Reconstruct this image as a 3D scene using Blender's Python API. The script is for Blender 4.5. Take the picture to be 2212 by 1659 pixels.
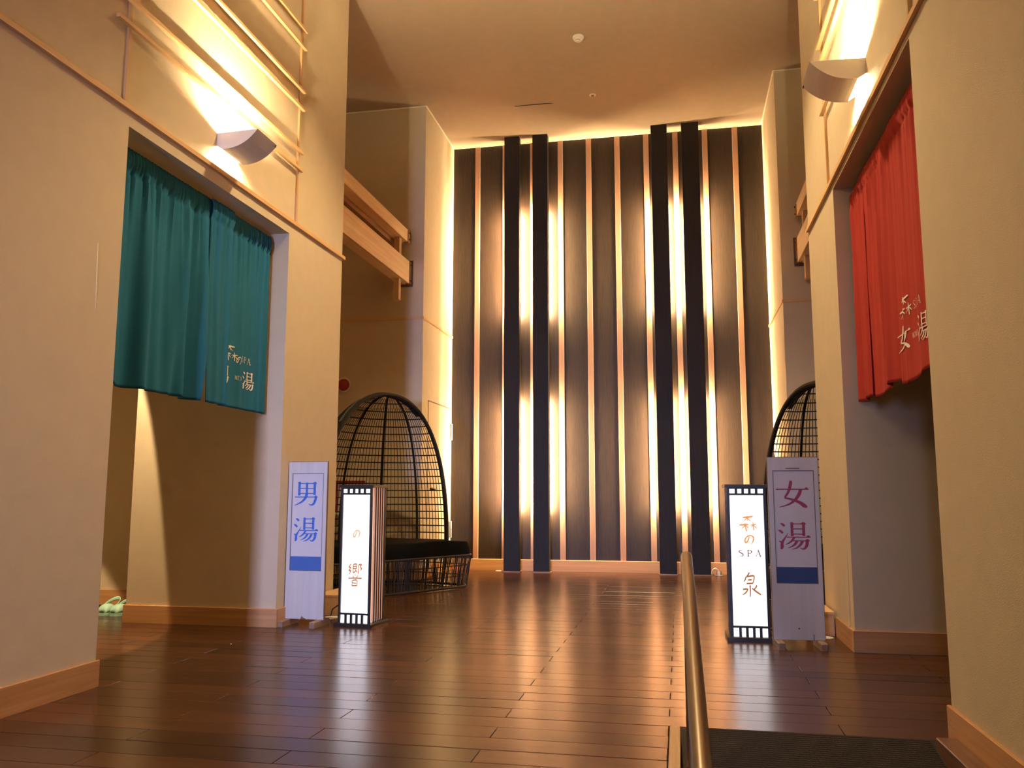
import bpy, math, random
from mathutils import Vector, Matrix
random.seed(7)
PI = math.pi
sc = bpy.context.scene
C = sc.collection
for o in list(bpy.data.objects):
    bpy.data.objects.remove(o)

# ------------------------------------------------------------------ camera, world, lights, exposure
YAW, PITCH, ROLL, FPX = math.radians(11.1706), math.radians(7.4258), math.radians(0.0494), 1819.29
fwd = Vector((-math.sin(YAW)*math.cos(PITCH), math.cos(YAW)*math.cos(PITCH), math.sin(PITCH)))
rgt0 = Vector((math.cos(YAW), math.sin(YAW), 0)); up0 = rgt0.cross(fwd)
rgt = rgt0*math.cos(ROLL) + up0*math.sin(ROLL); upv = -rgt0*math.sin(ROLL) + up0*math.cos(ROLL)
cd = bpy.data.cameras.new('camera'); cam = bpy.data.objects.new('camera', cd); C.objects.link(cam)
cd.sensor_fit = 'HORIZONTAL'; cd.sensor_width = 36.0; cd.lens = FPX/2212*36.0
cd.clip_start = 0.05; cd.clip_end = 100
m = Matrix((rgt, upv, -fwd)).transposed().to_4x4(); m.translation = Vector((0, 0, 1.0))
cam.matrix_world = m
sc.camera = cam

w = bpy.data.worlds.new('world'); sc.world = w; w.use_nodes = True
w.node_tree.nodes['Background'].inputs[0].default_value = (1.0, 0.72, 0.48, 1)
w.node_tree.nodes['Background'].inputs[1].default_value = 0.05

def area(name, loc, target, size, energy, color, size_y=None, spread=None):
    d = bpy.data.lights.new(name, 'AREA'); d.energy = energy; d.color = color
    d.shape = 'RECTANGLE'; d.size = size; d.size_y = size_y or size
    if spread: d.spread = spread
    o = bpy.data.objects.new(name, d); C.objects.link(o); o.location = loc
    o.rotation_euler = (Vector(target)-Vector(loc)).to_track_quat('-Z', 'Y').to_euler()
    return o
# lobby behind the photographer: a warm fill added to brighten the walls, and a cool window
area('lobby_fill_light', (-2.3, -1.5, 4.0), (1.1, 3.2, 1.6), 1.2, 48, (1.0, 0.78, 0.48))
area("lobby_window_light", (-2.0, -8.0, 1.6), (-2.6, 6.0, 0.85), 0.8, 72, (0.45, 0.50, 0.92), 1.1, math.radians(36))
# adjustable downlight in the passage behind the teal curtain
sd = bpy.data.lights.new('passage_downlight', 'SPOT'); sd.energy = 620; sd.color = (1.0, 0.72, 0.40)
sd.spot_size = math.radians(80); sd.spot_blend = 0.04; sd.shadow_soft_size = 0.015
so = bpy.data.objects.new('passage_downlight', sd); C.objects.link(so); so.location = (-3.98, 5.6, 3.0)
so.rotation_euler = Vector((-0.50, -0.24, -0.83)).to_track_quat('-Z', 'Y').to_euler()

# recessed downlight in the hall ceiling, above the top of the picture
hd_ = bpy.data.lights.new('hall_downlight', 'SPOT'); hd_.energy = 880; hd_.color = (1.0, 0.75, 0.40)
hd_.spot_size = math.radians(112); hd_.spot_blend = 0.5; hd_.shadow_soft_size = 0.10
ho = bpy.data.objects.new('hall_downlight', hd_); C.objects.link(ho); ho.location = (-0.82, 5.9, 5.84)

sc.view_settings.view_transform = 'Standard'; sc.view_settings.look = 'None'
sc.view_settings.exposure = 0.0; sc.view_settings.gamma = 1.0
sc.view_settings.use_curve_mapping = False
sc.cycles.use_denoising = True
sc.cycles.max_bounces = 10; sc.cycles.diffuse_bounces = 6; sc.cycles.glossy_bounces = 4
sc.cycles.sample_clamp_indirect = 30.0
sc.cycles.caustics_reflective = False

TUBE_POWER, SCONCE_POWER, LANTERN_POWER = 860.0, 4900.0, 1.5

# ------------------------------------------------------------------ materials
def new_mat(name):
    mt = bpy.data.materials.new(name); mt.use_nodes = True
    nt = mt.node_tree; return mt, nt, nt.nodes['Principled BSDF']
def N(nt, t, **kw):
    n = nt.nodes.new(t)
    for k, v in kw.items(): setattr(n, k, v)
    return n
def plain(name, col, rough=0.5, metal=0.0, spec=0.5, bump=0, bscale=300, coat=0):
    mt, nt, b = new_mat(name)
    b.inputs['Roughness'].default_value = rough; b.inputs['Metallic'].default_value = metal
    b.inputs['Specular IOR Level'].default_value = spec
    tc = N(nt, 'ShaderNodeTexCoord')
    nz = N(nt, 'ShaderNodeTexNoise'); nz.inputs['Scale'].default_value = 9; nz.inputs['Detail'].default_value = 4
    nt.links.new(tc.outputs['Object'], nz.inputs['Vector'])
    mx = N(nt, 'ShaderNodeMix', data_type='RGBA')
    mx.inputs[6].default_value = (*[c*0.93 for c in col], 1); mx.inputs[7].default_value = (*[min(1, c*1.05) for c in col], 1)
    nt.links.new(nz.outputs[0], mx.inputs[0]); nt.links.new(mx.outputs[2], b.inputs['Base Color'])
    if bump:
        n2 = N(nt, 'ShaderNodeTexNoise'); n2.inputs['Scale'].default_value = bscale; n2.inputs['Detail'].default_value = 3
        nt.links.new(tc.outputs['Object'], n2.inputs['Vector'])
        bp = N(nt, 'ShaderNodeBump'); bp.inputs['Strength'].default_value = bump; bp.inputs['Distance'].default_value = 0.01
        nt.links.new(n2.outputs[0], bp.inputs['Height']); nt.links.new(bp.outputs[0], b.inputs['Normal'])
    return mt
def wood(name, c1, c2, axis=1, rough=0.45, fine=60, rnd=0.0, bump=0.15, coat=0.0, streak=1.0, spec=0.5):
    """grain stretched along one axis of object space; rnd: brightness change per piece"""
    mt, nt, b = new_mat(name)
    b.inputs['Roughness'].default_value = rough; b.inputs['Specular IOR Level'].default_value = spec
    b.inputs['Coat Weight'].default_value = coat; b.inputs['Coat Roughness'].default_value = 0.16
    tc = N(nt, 'ShaderNodeTexCoord'); oi = N(nt, 'ShaderNodeObjectInfo')
    add = N(nt, 'ShaderNodeVectorMath', operation='ADD')
    sc3 = N(nt, 'ShaderNodeVectorMath', operation='SCALE'); sc3.inputs[3].default_value = 37.0
    cmb = N(nt, 'ShaderNodeCombineXYZ')
    for i in range(3): nt.links.new(oi.outputs['Random'], cmb.inputs[i])
    nt.links.new(cmb.outputs[0], sc3.inputs[0])
    nt.links.new(tc.outputs['Object'], add.inputs[0]); nt.links.new(sc3.outputs[0], add.inputs[1])
    mp = N(nt, 'ShaderNodeMapping'); s = [fine]*3; s[axis] = fine*0.035
    mp.inputs['Scale'].default_value = s
    nt.links.new(add.outputs[0], mp.inputs['Vector'])
    nz = N(nt, 'ShaderNodeTexNoise'); nz.inputs['Scale'].default_value = 1.0; nz.inputs['Detail'].default_value = 6; nz.inputs['Roughness'].default_value = 0.6
    nz.inputs['Distortion'].default_value = 0.6
    nt.links.new(mp.outputs[0], nz.inputs['Vector'])
    rp = N(nt, 'ShaderNodeValToRGB'); rp.color_ramp.elements[0].position = 0.5-0.2*streak; rp.color_ramp.elements[1].position = 0.5+0.2*streak
    rp.color_ramp.elements[0].color = (*c1, 1); rp.color_ramp.elements[1].color = (*c2, 1)
    nt.links.new(nz.outputs[0], rp.inputs[0])
    out = rp.outputs[0]
    if rnd:
        ma = N(nt, 'ShaderNodeMapRange'); ma.inputs[3].default_value = 1-rnd; ma.inputs[4].default_value = 1+rnd
        nt.links.new(oi.outputs['Random'], ma.inputs[0])
        hs = N(nt, 'ShaderNodeHueSaturation'); nt.links.new(ma.outputs[0], hs.inputs['Value']); nt.links.new(out, hs.inputs['Color'])
        out = hs.outputs[0]
    nt.links.new(out, b.inputs['Base Color'])
    if bump:
        bp = N(nt, 'ShaderNodeBump'); bp.inputs['Strength'].default_value = bump; bp.inputs['Distance'].default_value = 0.003
        nt.links.new(nz.outputs[0], bp.inputs['Height']); nt.links.new(bp.outputs[0], b.inputs['Normal'])
    return mt
def glow(name, col, strength):
    mt, nt, b = new_mat(name)
    b.inputs['Base Color'].default_value = (*col, 1)
    b.inputs['Emission Color'].default_value = (*col, 1); b.inputs['Emission Strength'].default_value = strength
    b.inputs['Roughness'].default_value = 0.6
    return mt

M = {}
M['plaster'] = plain('plaster', (0.60, 0.49, 0.338), 0.85, spec=0.3, bump=0.3, bscale=330)
M['ceiling'] = plain('ceiling_paint', (0.43, 0.325, 0.235), 0.9, spec=0.2, bump=0.05)
M['floor'] = wood('floor_wood', (0.029, 0.0095, 0.0040), (0.090, 0.031, 0.0115), axis=0, rough=0.25, fine=55, rnd=0.38, bump=0.05, spec=0.62)
M['floor_base'] = plain('floor_gap', (0.02, 0.009, 0.005), 0.8)
M['base'] = wood('baseboard_wood', (0.42, 0.20, 0.075), (0.56, 0.30, 0.12), axis=0, rough=0.5, fine=30)
M['base_y'] = wood('baseboard_wood_y', (0.42, 0.20, 0.075), (0.56, 0.30, 0.12), axis=1, rough=0.5, fine=30)
M['trim'] = wood('trim_wood', (0.58, 0.34, 0.15), (0.70, 0.45, 0.22), axis=1, rough=0.5, fine=50)
M['trim_x'] = wood('trim_wood_x', (0.58, 0.34, 0.15), (0.70, 0.45, 0.22), axis=0, rough=0.5, fine=50)
M['trim_z'] = wood('trim_wood_z', (0.50, 0.29, 0.13), (0.62, 0.38, 0.18), axis=2, rough=0.5, fine=50)
M['beam'] = wood('beam_cedar', (0.70, 0.46, 0.24), (0.86, 0.64, 0.38), axis=1, rough=0.45, fine=22, bump=0.1, streak=0.8)
M['dark_panel'] = wood('dark_brushed_panel', (0.0105, 0.0052, 0.0029), (0.031, 0.0165, 0.0082), axis=2, rough=0.5, fine=120, bump=0.25, rnd=0.12, spec=0.3)
M['strip'] = wood('light_strip', (0.28, 0.145, 0.085), (0.35, 0.19, 0.115), axis=2, rough=0.5, fine=50)
M['column'] = wood('black_column', (0.010, 0.008, 0.008), (0.018, 0.014, 0.013), axis=2, rough=0.55, fine=80, bump=0.1, spec=0.25)
M['bead'] = plain('cream_bead', (0.85, 0.78, 0.62), 0.5)
M['white'] = plain('white_metal', (0.78, 0.74, 0.70), 0.45)
M['plastic'] = plain('white_plastic', (0.80, 0.76, 0.68), 0.4)
M['dark'] = plain('dark_slot', (0.01, 0.01, 0.01), 0.6)
M['steel'] = plain('steel', (0.55, 0.53, 0.50), 0.35, metal=1.0)
M['bronze'] = plain('rail_bronze', (0.23, 0.18, 0.135), 0.34, metal=1.0)
M['teal'] = plain('teal_cloth', (0.017, 0.135, 0.245), 0.85, spec=0.15, bump=0.08, bscale=900)
M['red'] = plain('red_cloth', (0.40, 0.040, 0.030), 0.85, spec=0.15, bump=0.08, bscale=900)
M['cloth_print'] = plain('cloth_print', (0.80, 0.74, 0.66), 0.8)
M['rod'] = wood('rod_wood', (0.25, 0.12, 0.05), (0.36, 0.18, 0.08), axis=1, rough=0.4)
M['cane'] = plain('dark_cane', (0.011, 0.008, 0.006), 0.55, spec=0.3)
M['cane_base'] = plain('weathered_cane', (0.035, 0.026, 0.021), 0.5, spec=0.35)
M['cushion'] = plain('black_cushion', (0.0035, 0.0035, 0.003), 0.9, spec=0.08, bump=0.1, bscale=500)
M['sign_white'] = wood('white_washed_ply', (0.50, 0.48, 0.47), (0.60, 0.575, 0.56), axis=2, rough=0.6, fine=14, bump=0.05)
M['sign_edge'] = plain('ply_edge', (0.16, 0.09, 0.05), 0.6)
M['paper'] = plain('paper', (0.60, 0.57, 0.58), 0.6)
M['foot'] = wood('foot_wood', (0.20, 0.12, 0.08), (0.30, 0.20, 0.13), axis=1, rough=0.5)
M['recess'] = plain('painted_recess_shade', (0.16, 0.13, 0.14), 0.7)  # dark strip colour stands in for the shade line around the recess
M['blue'] = plain('blue_print', (0.035, 0.14, 0.55), 0.55)
M['blue_band'] = plain('blue_band', (0.045, 0.13, 0.42), 0.5)
M['navy'] = plain('navy_band', (0.020, 0.050, 0.16), 0.45)
M['crimson'] = plain('crimson_print', (0.34, 0.035, 0.085), 0.55)
M['frame'] = plain('lantern_frame', (0.012, 0.007, 0.006), 0.4)
M['slat'] = glow('lantern_backlit_veneer', (0.62, 0.34, 0.25), 0.62)
M['lamp_panel'] = glow('lantern_panel', (1.0, 0.985, 0.97), LANTERN_POWER)
M['side_panel'] = glow('lantern_side_panel', (1.0, 0.93, 0.86), LANTERN_POWER*0.6)
M['ink_brown'] = glow('ink_backlit_brown', (0.42, 0.18, 0.06), 0.6)
M['ink_grey'] = glow('ink_backlit_grey', (0.30, 0.23, 0.20), 0.7)
M['ink_orange'] = glow('ink_backlit_orange', (0.70, 0.32, 0.11), 0.8)
M['ink_glare'] = glow('ink_glare_washed', (1.0, 0.93, 0.62), 1.25)  # left lantern's top character, paled to imitate glare washing it out
M['ink_rose'] = glow('ink_backlit_rose', (0.80, 0.62, 0.60), 1.0)
M['ink_lilac'] = glow('ink_backlit_lilac', (0.93, 0.86, 0.92), 1.05)
M['tube'] = glow('fluorescent_tube', (1.0, 0.73, 0.40), TUBE_POWER)
M['sconce_tube'] = glow('sconce_tube', (1.0, 0.81, 0.47), SCONCE_POWER)
M['clog'] = plain('mint_foam', (0.36, 0.58, 0.46), 0.55)
M['clog_in'] = plain('clog_inside', (0.10, 0.22, 0.15), 0.7)
M['light_box'] = wood('pine_box', (0.60, 0.38, 0.18), (0.72, 0.48, 0.25), axis=1, rough=0.5, fine=25)
M['mat'] = plain('ribbed_mat', (0.032, 0.022, 0.015), 0.85, bump=1.0, bscale=260)
M['curb'] = wood('curb_ash', (0.40, 0.25, 0.13), (0.58, 0.40, 0.23), axis=1, rough=0.5, fine=70)
M['string'] = wood('dark_stringer', (0.12, 0.055, 0.03), (0.20, 0.10, 0.055), axis=1, rough=0.35, fine=40)
M['bell'] = plain('bell_red', (0.30, 0.02, 0.02), 0.35)
M['cord'] = plain('black_cord', (0.01, 0.01, 0.01), 0.5)

# ------------------------------------------------------------------ mesh helper
class MB:
    def __init__(s): s.v = []; s.f = []; s.m = []
    def add(s, vs, fs, mi=0):
        n = len(s.v); s.v += [tuple(v) for v in vs]
        s.f += [tuple(i+n for i in f) for f in fs]; s.m += [mi]*len(fs); return s
    def box(s, x0, x1, y0, y1, z0, z1, mi=0):
        return s.add([(x0,y0,z0),(x1,y0,z0),(x1,y1,z0),(x0,y1,z0),(x0,y0,z1),(x1,y0,z1),(x1,y1,z1),(x0,y1,z1)],
              [(0,3,2,1),(4,5,6,7),(0,1,5,4),(1,2,6,5),(2,3,7,6),(3,0,4,7)], mi)
    def bbox(s, x0, x1, y0, y1, z0, z1, b, mi=0):
        """box with chamfered vertical and top edges"""
        def ring(z, i): return [(x0+i+b,y0+i,z),(x1-i-b,y0+i,z),(x1-i,y0+i+b,z),(x1-i,y1-i-b,z),(x1-i-b,y1-i,z),(x0+i+b,y1-i,z),(x0+i,y1-i-b,z),(x0+i,y0+i+b,z)]
        v = ring(z0, 0)+ring(z1-b, 0)+ring(z1, b*0.7)
        f = [tuple(reversed(range(8))), tuple(range(16, 24))]
        for r in (0, 8):
            for i in range(8): f.append((r+i, r+(i+1) % 8, r+8+(i+1) % 8, r+8+i))
        return s.add(v, f, mi)
    def prism(s, poly, a, b, axis, mi=0):
        """closed polygon extruded along an axis; poly holds the two other coordinates in order"""
        def P(p, t):
            if axis == 0: return (t, p[0], p[1])
            if axis == 1: return (p[0], t, p[1])
            return (p[0], p[1], t)
        n = len(poly); v = [P(p, a) for p in poly]+[P(p, b) for p in poly]
        f = [tuple(range(n)), tuple(reversed(range(n, 2*n)))]
        for i in range(n): f.append((i, n+i, n+(i+1) % n, (i+1) % n))
        return s.add(v, f, mi)
    def tube(s, pts, r, n=8, cap=True, closed=False, mi=0):
        pts = [Vector(p) for p in pts]; k = len(pts)
        rs = r if isinstance(r, (list, tuple)) else [r]*k
        prev = None; vs = []
        for i, p in enumerate(pts):
            if closed: t = (pts[(i+1) % k]-pts[i-1])
            else: t = pts[min(i+1, k-1)]-pts[max(i-1, 0)]
            t.normalize()
            if prev is None:
                a = Vector((0, 0, 1)) if abs(t.z) < 0.9 else Vector((1, 0, 0))
                u = t.cross(a).normalized()
            else:
                u = (prev-t*prev.dot(t)).normalized()
            prev = u; v = t.cross(u)
            for j in range(n):
                an = 2*PI*j/n; vs.append(p+(u*math.cos(an)+v*math.sin(an))*rs[i])
        fs = []
        for i in range(k if closed else k-1):
            i2 = (i+1) % k
            for j in range(n):
                j2 = (j+1) % n; fs.append((i*n+j, i*n+j2, i2*n+j2, i2*n+j))
        if cap and not closed:
            fs.append(tuple(reversed(range(n)))); fs.append(tuple(range((k-1)*n, k*n)))
        return s.add(vs, fs, mi)
    def lathe(s, prof, n=24, c=(0, 0, 0), mi=0):
        """profile (r, z) turned about Z"""
        vs = []; k = len(prof)
        for r, z in prof:
            for j in range(n):
                a = 2*PI*j/n; vs.append((c[0]+r*math.cos(a), c[1]+r*math.sin(a), c[2]+z))
        fs = [(i*n+j, i*n+(j+1) % n, (i+1)*n+(j+1) % n, (i+1)*n+j) for i in range(k-1) for j in range(n)]
        fs += [tuple(reversed(range(n))), tuple(range((k-1)*n, k*n))]
        return s.add(vs, fs, mi)
    def grid(s, fn, nu, nv, mi=0):
        vs = [fn(i/nu, j/nv) for j in range(nv+1) for i in range(nu+1)]
        fs = [(j*(nu+1)+i, j*(nu+1)+i+1, (j+1)*(nu+1)+i+1, (j+1)*(nu+1)+i) for j in range(nv) for i in range(nu)]
        return s.add(vs, fs, mi)
    def mesh(s, name, mats, smooth=False):
        me = bpy.data.meshes.new(name); me.from_pydata(s.v, [], s.f)
        for mm in (mats if isinstance(mats, (list, tuple)) else [mats]): me.materials.append(mm)
        me.polygons.foreach_set('material_index', s.m)
        if smooth: me.polygons.foreach_set('use_smooth', [True]*len(s.f))
        me.validate(); me.update(); return me
def link(name, me, parent=None, loc=None):
    o = bpy.data.objects.new(name, me); C.objects.link(o)
    if parent: o.parent = parent
    if loc: o.location = loc
    return o
def obj(name, mb, mats, parent=None, smooth=False, loc=None):
    o = link(name, mb.mesh(name, mats, smooth), parent, loc)
    if smooth == 'auto' or smooth is True:
        try: o.data.set_sharp_from_angle(angle=math.radians(40))
        except Exception: pass
    return o
def tag(o, label, cat, group=None):
    o['label'] = label; o['category'] = cat
    if group: o['group'] = group
    return o
def thing(name, label, cat, loc=(0, 0, 0), rz=0, group=None):
    o = bpy.data.objects.new(name, None); C.objects.link(o); o.empty_display_size = 0.1
    o.location = loc; o.rotation_euler = (0, 0, rz); return tag(o, label, cat, group)
def struct(name, mb, mats, smooth=False):
    o = obj(name, mb, mats, None, smooth); o['kind'] = 'structure'; return o
def box(*a): return MB().box(*a)

# ------------------------------------------------------------------ room shell
XL, XR, ZC, ZD = -3.02, 1.08, 5.87, 3.07
BACK = 11.08
YF = -1.6
LA, LJ, LP = 4.05, 6.07, 7.15      # left wall: near edge of the doorway, far jamb, end of the pier
RA, RJ, RP = 3.90, 5.87, 6.98
LY, RY = 9.72, 9.63                # walls of the two alcoves that face the hall
SXL, SXR = -3.03, 1.185            # side walls of the lit bay

# floor
fl = MB()
fl.box(-6.2, -0.068, YF, BACK, -1.25, -0.012)
fl.box(-0.068, 2.9, 3.88, BACK, -1.25, -0.012)
floor = struct('floor', fl, M['floor_base'])
PITCHY, G = 0.1627, 0.0018
def board_mesh(L, cache={}):
    k = round(L, 3)
    if k not in cache:
        cache[k] = MB().bbox(-L/2, L/2, -PITCHY/2+G, PITCHY/2-G, -0.012, 0.0, 0.0016).mesh('floor_board', M['floor'])
    return cache[k]
def allowed(y):
    """x ranges of floor in view at depth y"""
    if y < 3.88: return [(-3.02, -0.068)]
    if y < 4.05: return [(-3.02, XR+0.02)]
    if y < LJ-0.02: return [(-4.75, 1.75 if y < RJ-0.05 else XR)]
    if y < 6.95: return [(-4.95, -4.27), (XL, XR)] if y > LJ+0.03 else [(-4.95, XR)]
    if y < LP: return [(XL, XR)]
    if y < LY-0.05: return [(-3.62, 1.62)]
    return [(SXL, SXR)]
row0 = 3.88+PITCHY/2
n_board = 0
for r in range(-9, 45):
    yc = row0+r*PITCHY
    if yc+PITCHY/2 > BACK+0.02: break
    if yc < 2.35: continue
    off = 0.655 if r % 2 == 0 else -0.07
    for x0, x1 in allowed(yc):
        e = off-1.45*6
        while e < x1:
            a, b = max(e, x0), min(e+1.45, x1)
            if b-a > 0.05:
                o = link('floor_board', board_mesh(b-a-0.0034), floor, ((a+b)/2, yc, random.uniform(-0.0004, 0.0004)))
                o.rotation_euler = (random.gauss(0, 0.0025), random.gauss(0, 0.0004), 0); n_board += 1
            e += 1.45

ce = MB().box(-6.2, 2.9, YF, BACK+0.2, ZC, ZC+0.15)
ceiling = struct('ceiling', ce, M['ceiling'])

def side_wall(name, x0, x1, ya, yj, yp, z0):
    """long wall in the depth direction with the curtain doorway cut out"""
    return struct(name, MB().box(x0, x1, YF, ya, z0, ZC).box(x0, x1, ya, yj, ZD, ZC).box(x0, x1, yj, yp, z0, ZC), M['plaster'])
wall_left = side_wall('wall_left', -3.36, XL, LA, LJ, LP, -0.012)
side_wall('wall_right', XR, 1.42, RA, RJ, RP, -1.2)
struct('wall_left_jamb', MB().box(-4.29, -3.36, LJ, LP, -0.012, ZC), M['plaster'])
struct('wall_right_jamb', MB().box(1.42, 2.75, RJ, RP, -0.012, ZC), M['plaster'])
struct('wall_left_passage', MB().box(-6.1, -4.29, 6.98, LP, -0.012, ZC).box(-6.2, -6.1, 2.4, LP, -0.012, ZC).box(-6.1, -3.36, 2.4, 2.5, -0.012, ZC), M['plaster'])
struct('wall_right_passage', MB().box(2.75, 2.85, 2.6, RP, -0.012, ZC).box(1.42, 2.75, 2.6, 2.7, -0.012, ZC), M['plaster'])
struct('ceiling_left_passage', MB().box(-6.1, -3.36, 2.5, LJ, ZD, ZD+0.1).box(-6.1, -4.29, LJ, 6.98, ZD, ZD+0.1), M['plaster'])
struct('ceiling_right_passage', MB().box(1.42, 2.75, 2.7, RJ, ZD, ZD+0.1), M['plaster'])
struct('wall_left_alcove', MB().box(-4.7, SXL, LY, BACK+0.1, -0.012, ZC).box(-4.7, -4.6, LP, LY, -0.012, ZC), M['plaster'])
struct('wall_right_alcove', MB().box(SXR, 2.85, RY, BACK+0.1, -0.012, ZC).box(2.75, 2.85, RP, RY, -0.012, ZC), M['plaster'])
# back wall: dark brushed panels between light strips, each a piece of its own
bw = struct('wall_back', MB().box(SXL, SXR, BACK+0.012, BACK+0.12, -0.012, ZC), M['floor_base'])
S0, SP, SW = -2.68, 0.3905, 0.070
edges = [SXL]+[S0+SP*k for k in range(10)]+[SXR]
for i in range(11):
    a = edges[i]+(SW/2+0.002 if i > 0 else 0); b = edges[i+1]-(SW/2+0.002 if i < 10 else 0)
    link('dark_panel', MB().box(a-(a+b)/2, b-(a+b)/2, -0.001, 0.013, 0.0, ZC-0.14).mesh('dark_panel', M['dark_panel']), bw, ((a+b)/2, BACK, 0.14))
sm = MB().bbox(-SW/2, SW/2, -0.009, 0.013, 0, ZC-0.14, 0.002).mesh('light_strip', M['strip'])
for k in range(10): link('light_strip', sm, bw, (S0+SP*k, BACK, 0.14))

# baseboards
def base_x(name, x0, x1, y, h=0.135, s=-1, z0=0.0, t=0.016):
    y0, y1 = (y-t, y) if s < 0 else (y, y+t)
    return struct(name, MB().bbox(x0, x1, y0, y1, z0, z0+h, 0.003), M['base'])
def base_y(name, y0, y1, x, h=0.135, s=1, z0=0.0, t=0.016):
    x0, x1 = (x, x+t) if s > 0 else (x-t, x)
    return struct(name, MB().bbox(x0, x1, y0, y1, z0, z0+h, 0.003), M['base_y'])
base_x('baseboard_back', SXL, SXR, BACK, 0.145, t=0.022)
base_y('baseboard_left', 1.0, LA+0.016, XL)
base_x('baseboard_left_jamb', -4.306, XL+0.016, LJ)
base_y('baseboard_left_pier', LJ, LP, XL)
base_x('baseboard_left_passage', -6.1, -4.29, 6.98)
base_x('baseboard_left_alcove', -4.6, SXL, LY)
base_y('baseboard_left_bay', LY, BACK-0.022, SXL)
base_y('baseboard_right', 1.0, RA+0.016, XR, s=-1)
base_x('baseboard_right_jamb', XR-0.016, 2.75, RJ)
base_y('baseboard_right_pier', RJ, 6.48, XR, s=-1)
base_x('baseboard_right_alcove', SXR, 2.75, RY)
base_y('baseboard_right_bay', RY, BACK-0.022, SXR, s=-1)
# picture-rail trims
struct('trim_1', MB().bbox(XL, XL+0.022, 0.6, LP+0.03, 3.155, 3.187, 0.003), M['trim'])
struct('trim_2', MB().bbox(XR-0.022, XR, 0.6, RP-0.02, 3.105, 3.137, 0.003), M['trim'])
struct('trim_3', MB().bbox(-4.6, SXL+0.012, LY-0.012, LY, 3.125, 3.155, 0.002), M['trim_x'])
struct('trim_4', MB().bbox(SXL, SXL+0.012, LY, BACK, 3.125, 3.155, 0.002), M['trim'])
struct('trim_5', MB().bbox(SXR-0.012, 2.75, RY-0.012, RY, 3.125, 3.155, 0.002), M['trim_x'])
struct('trim_6', MB().bbox(SXR-0.012, SXR, RY, BACK, 3.125, 3.155, 0.002), M['trim'])
# cream beads where the walls meet the ceiling
b = 0.012
struct('trim_7', MB().box(-4.6, SXL+b, LY-b, LY, ZC-b, ZC), M['bead'])
struct('trim_8', MB().box(SXL, SXL+b, LY, BACK, ZC-b, ZC), M['bead'])
struct('trim_9', MB().box(SXL, SXR, BACK-b, BACK, ZC-b, ZC), M['bead'])
struct('trim_10', MB().box(SXR-b, SXR, RY, BACK, ZC-b, ZC), M['bead'])
struct('trim_11', MB().box(SXR-b, 2.75, RY-b, RY, ZC-b, ZC), M['bead'])
# flush service door in the left side wall of the bay
dr = struct('door_1', MB().box(SXL, SXL+0.004, 9.99, 11.03, 0.15, 2.135), M['plaster'])
obj('door_edge', MB().box(SXL, SXL+0.0052, 9.975, 9.987, 0.15, 2.15).box(SXL, SXL+0.0052, 9.975, 11.045, 2.138, 2.15), M['sign_edge'], dr)
for z in (1.72, 0.42):
    h = obj('hinge', MB().tube([(SXL+0.02, 11.02, z), (SXL+0.02, 11.02, z+0.105)], 0.014, 10).tube([(SXL+0.02, 11.02, z+0.11), (SXL+0.02, 11.02, z+0.215)], 0.014, 10)
            .box(SXL, SXL+0.012, 10.97, 11.02, z, z+0.215), M['steel'], dr)

obj('handle', MB().box(SXL+0.004, SXL+0.010, 10.08, 10.21, 1.035, 1.075).tube([(SXL+0.01, 10.10, 1.055), (SXL+0.045, 10.10, 1.055), (SXL+0.045, 10.19, 1.055)], 0.008, 8), M['dark'], dr)

# ramp and landing edge on the right
rp = MB(); SL = 0.20
rp.prism([(3.88, 0.0), (YF, -SL*(3.88-YF)), (YF, -1.3), (3.88, -1.3)], -0.02, XR, 0)
ramp = struct('ramp', rp, M['floor_base'])
mb = MB()
for i in range(130):
    y = 3.872-i*0.0165; z = -SL*(3.88-y)
    mb.prism([(y, z-0.001), (y-0.005, z+0.0035), (y-0.011, z+0.003), (y-0.0163, z-0.0043)], 0.055, 1.0-0.02, 0)
tag(obj('ribbed_mat', mb, M['mat']), 'dark ribbed mat covering the ramp below the wooden floor', 'mat')
struct('trim_12', MB().bbox(-0.066, -0.021, 0.4, 3.879, -0.03, 0.002, 0.003), M['curb'])
struct('trim_13', MB().bbox(0.985, 1.064, 0.4, 3.80, -0.6, 0.032, 0.004), M['string'])

# ------------------------------------------------------------------ strokes and lettering
def smooth_pts(pts, n=6):
    if len(pts) < 3: n_ = 5; (a, b) = pts; return [tuple(a[k]+(b[k]-a[k])*i/n_ for k in range(3)) for i in range(n_+1)]
    out = []
    for i in range(len(pts)-1):
        p0, p1, p2, p3 = pts[max(i-1, 0)], pts[i], pts[i+1], pts[min(i+2, len(pts)-1)]
        for j in range(n):
            t = j/n
            out.append(tuple(0.5*((2*p1[k])+(-p0[k]+p2[k])*t+(2*p0[k]-5*p1[k]+4*p2[k]-p3[k])*t*t+(-p0[k]+3*p1[k]-3*p2[k]+p3[k])*t**3) for k in range(3)))
    out.append(tuple(pts[-1])); return out
def ribbons(strokes):
    """strokes: lists of (x, y, width) in a unit box, y down -> list of quad strips"""
    res = []
    for st in strokes:
        sharp = st and st[0] == 'L'
        pts = st[1:] if sharp else st
        P = [tuple(p) for p in pts] if sharp else smooth_pts([tuple(p) for p in pts])
        if sharp:
            segs = [(P[i], P[i+1]) for i in range(len(P)-1)]
            for a, b in segs:
                res.append(ribbon([tuple(a[k]+(b[k]-a[k])*i/4 for k in range(3)) for i in range(5)], True))
        else: res.append(ribbon(P))
    return res
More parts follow.
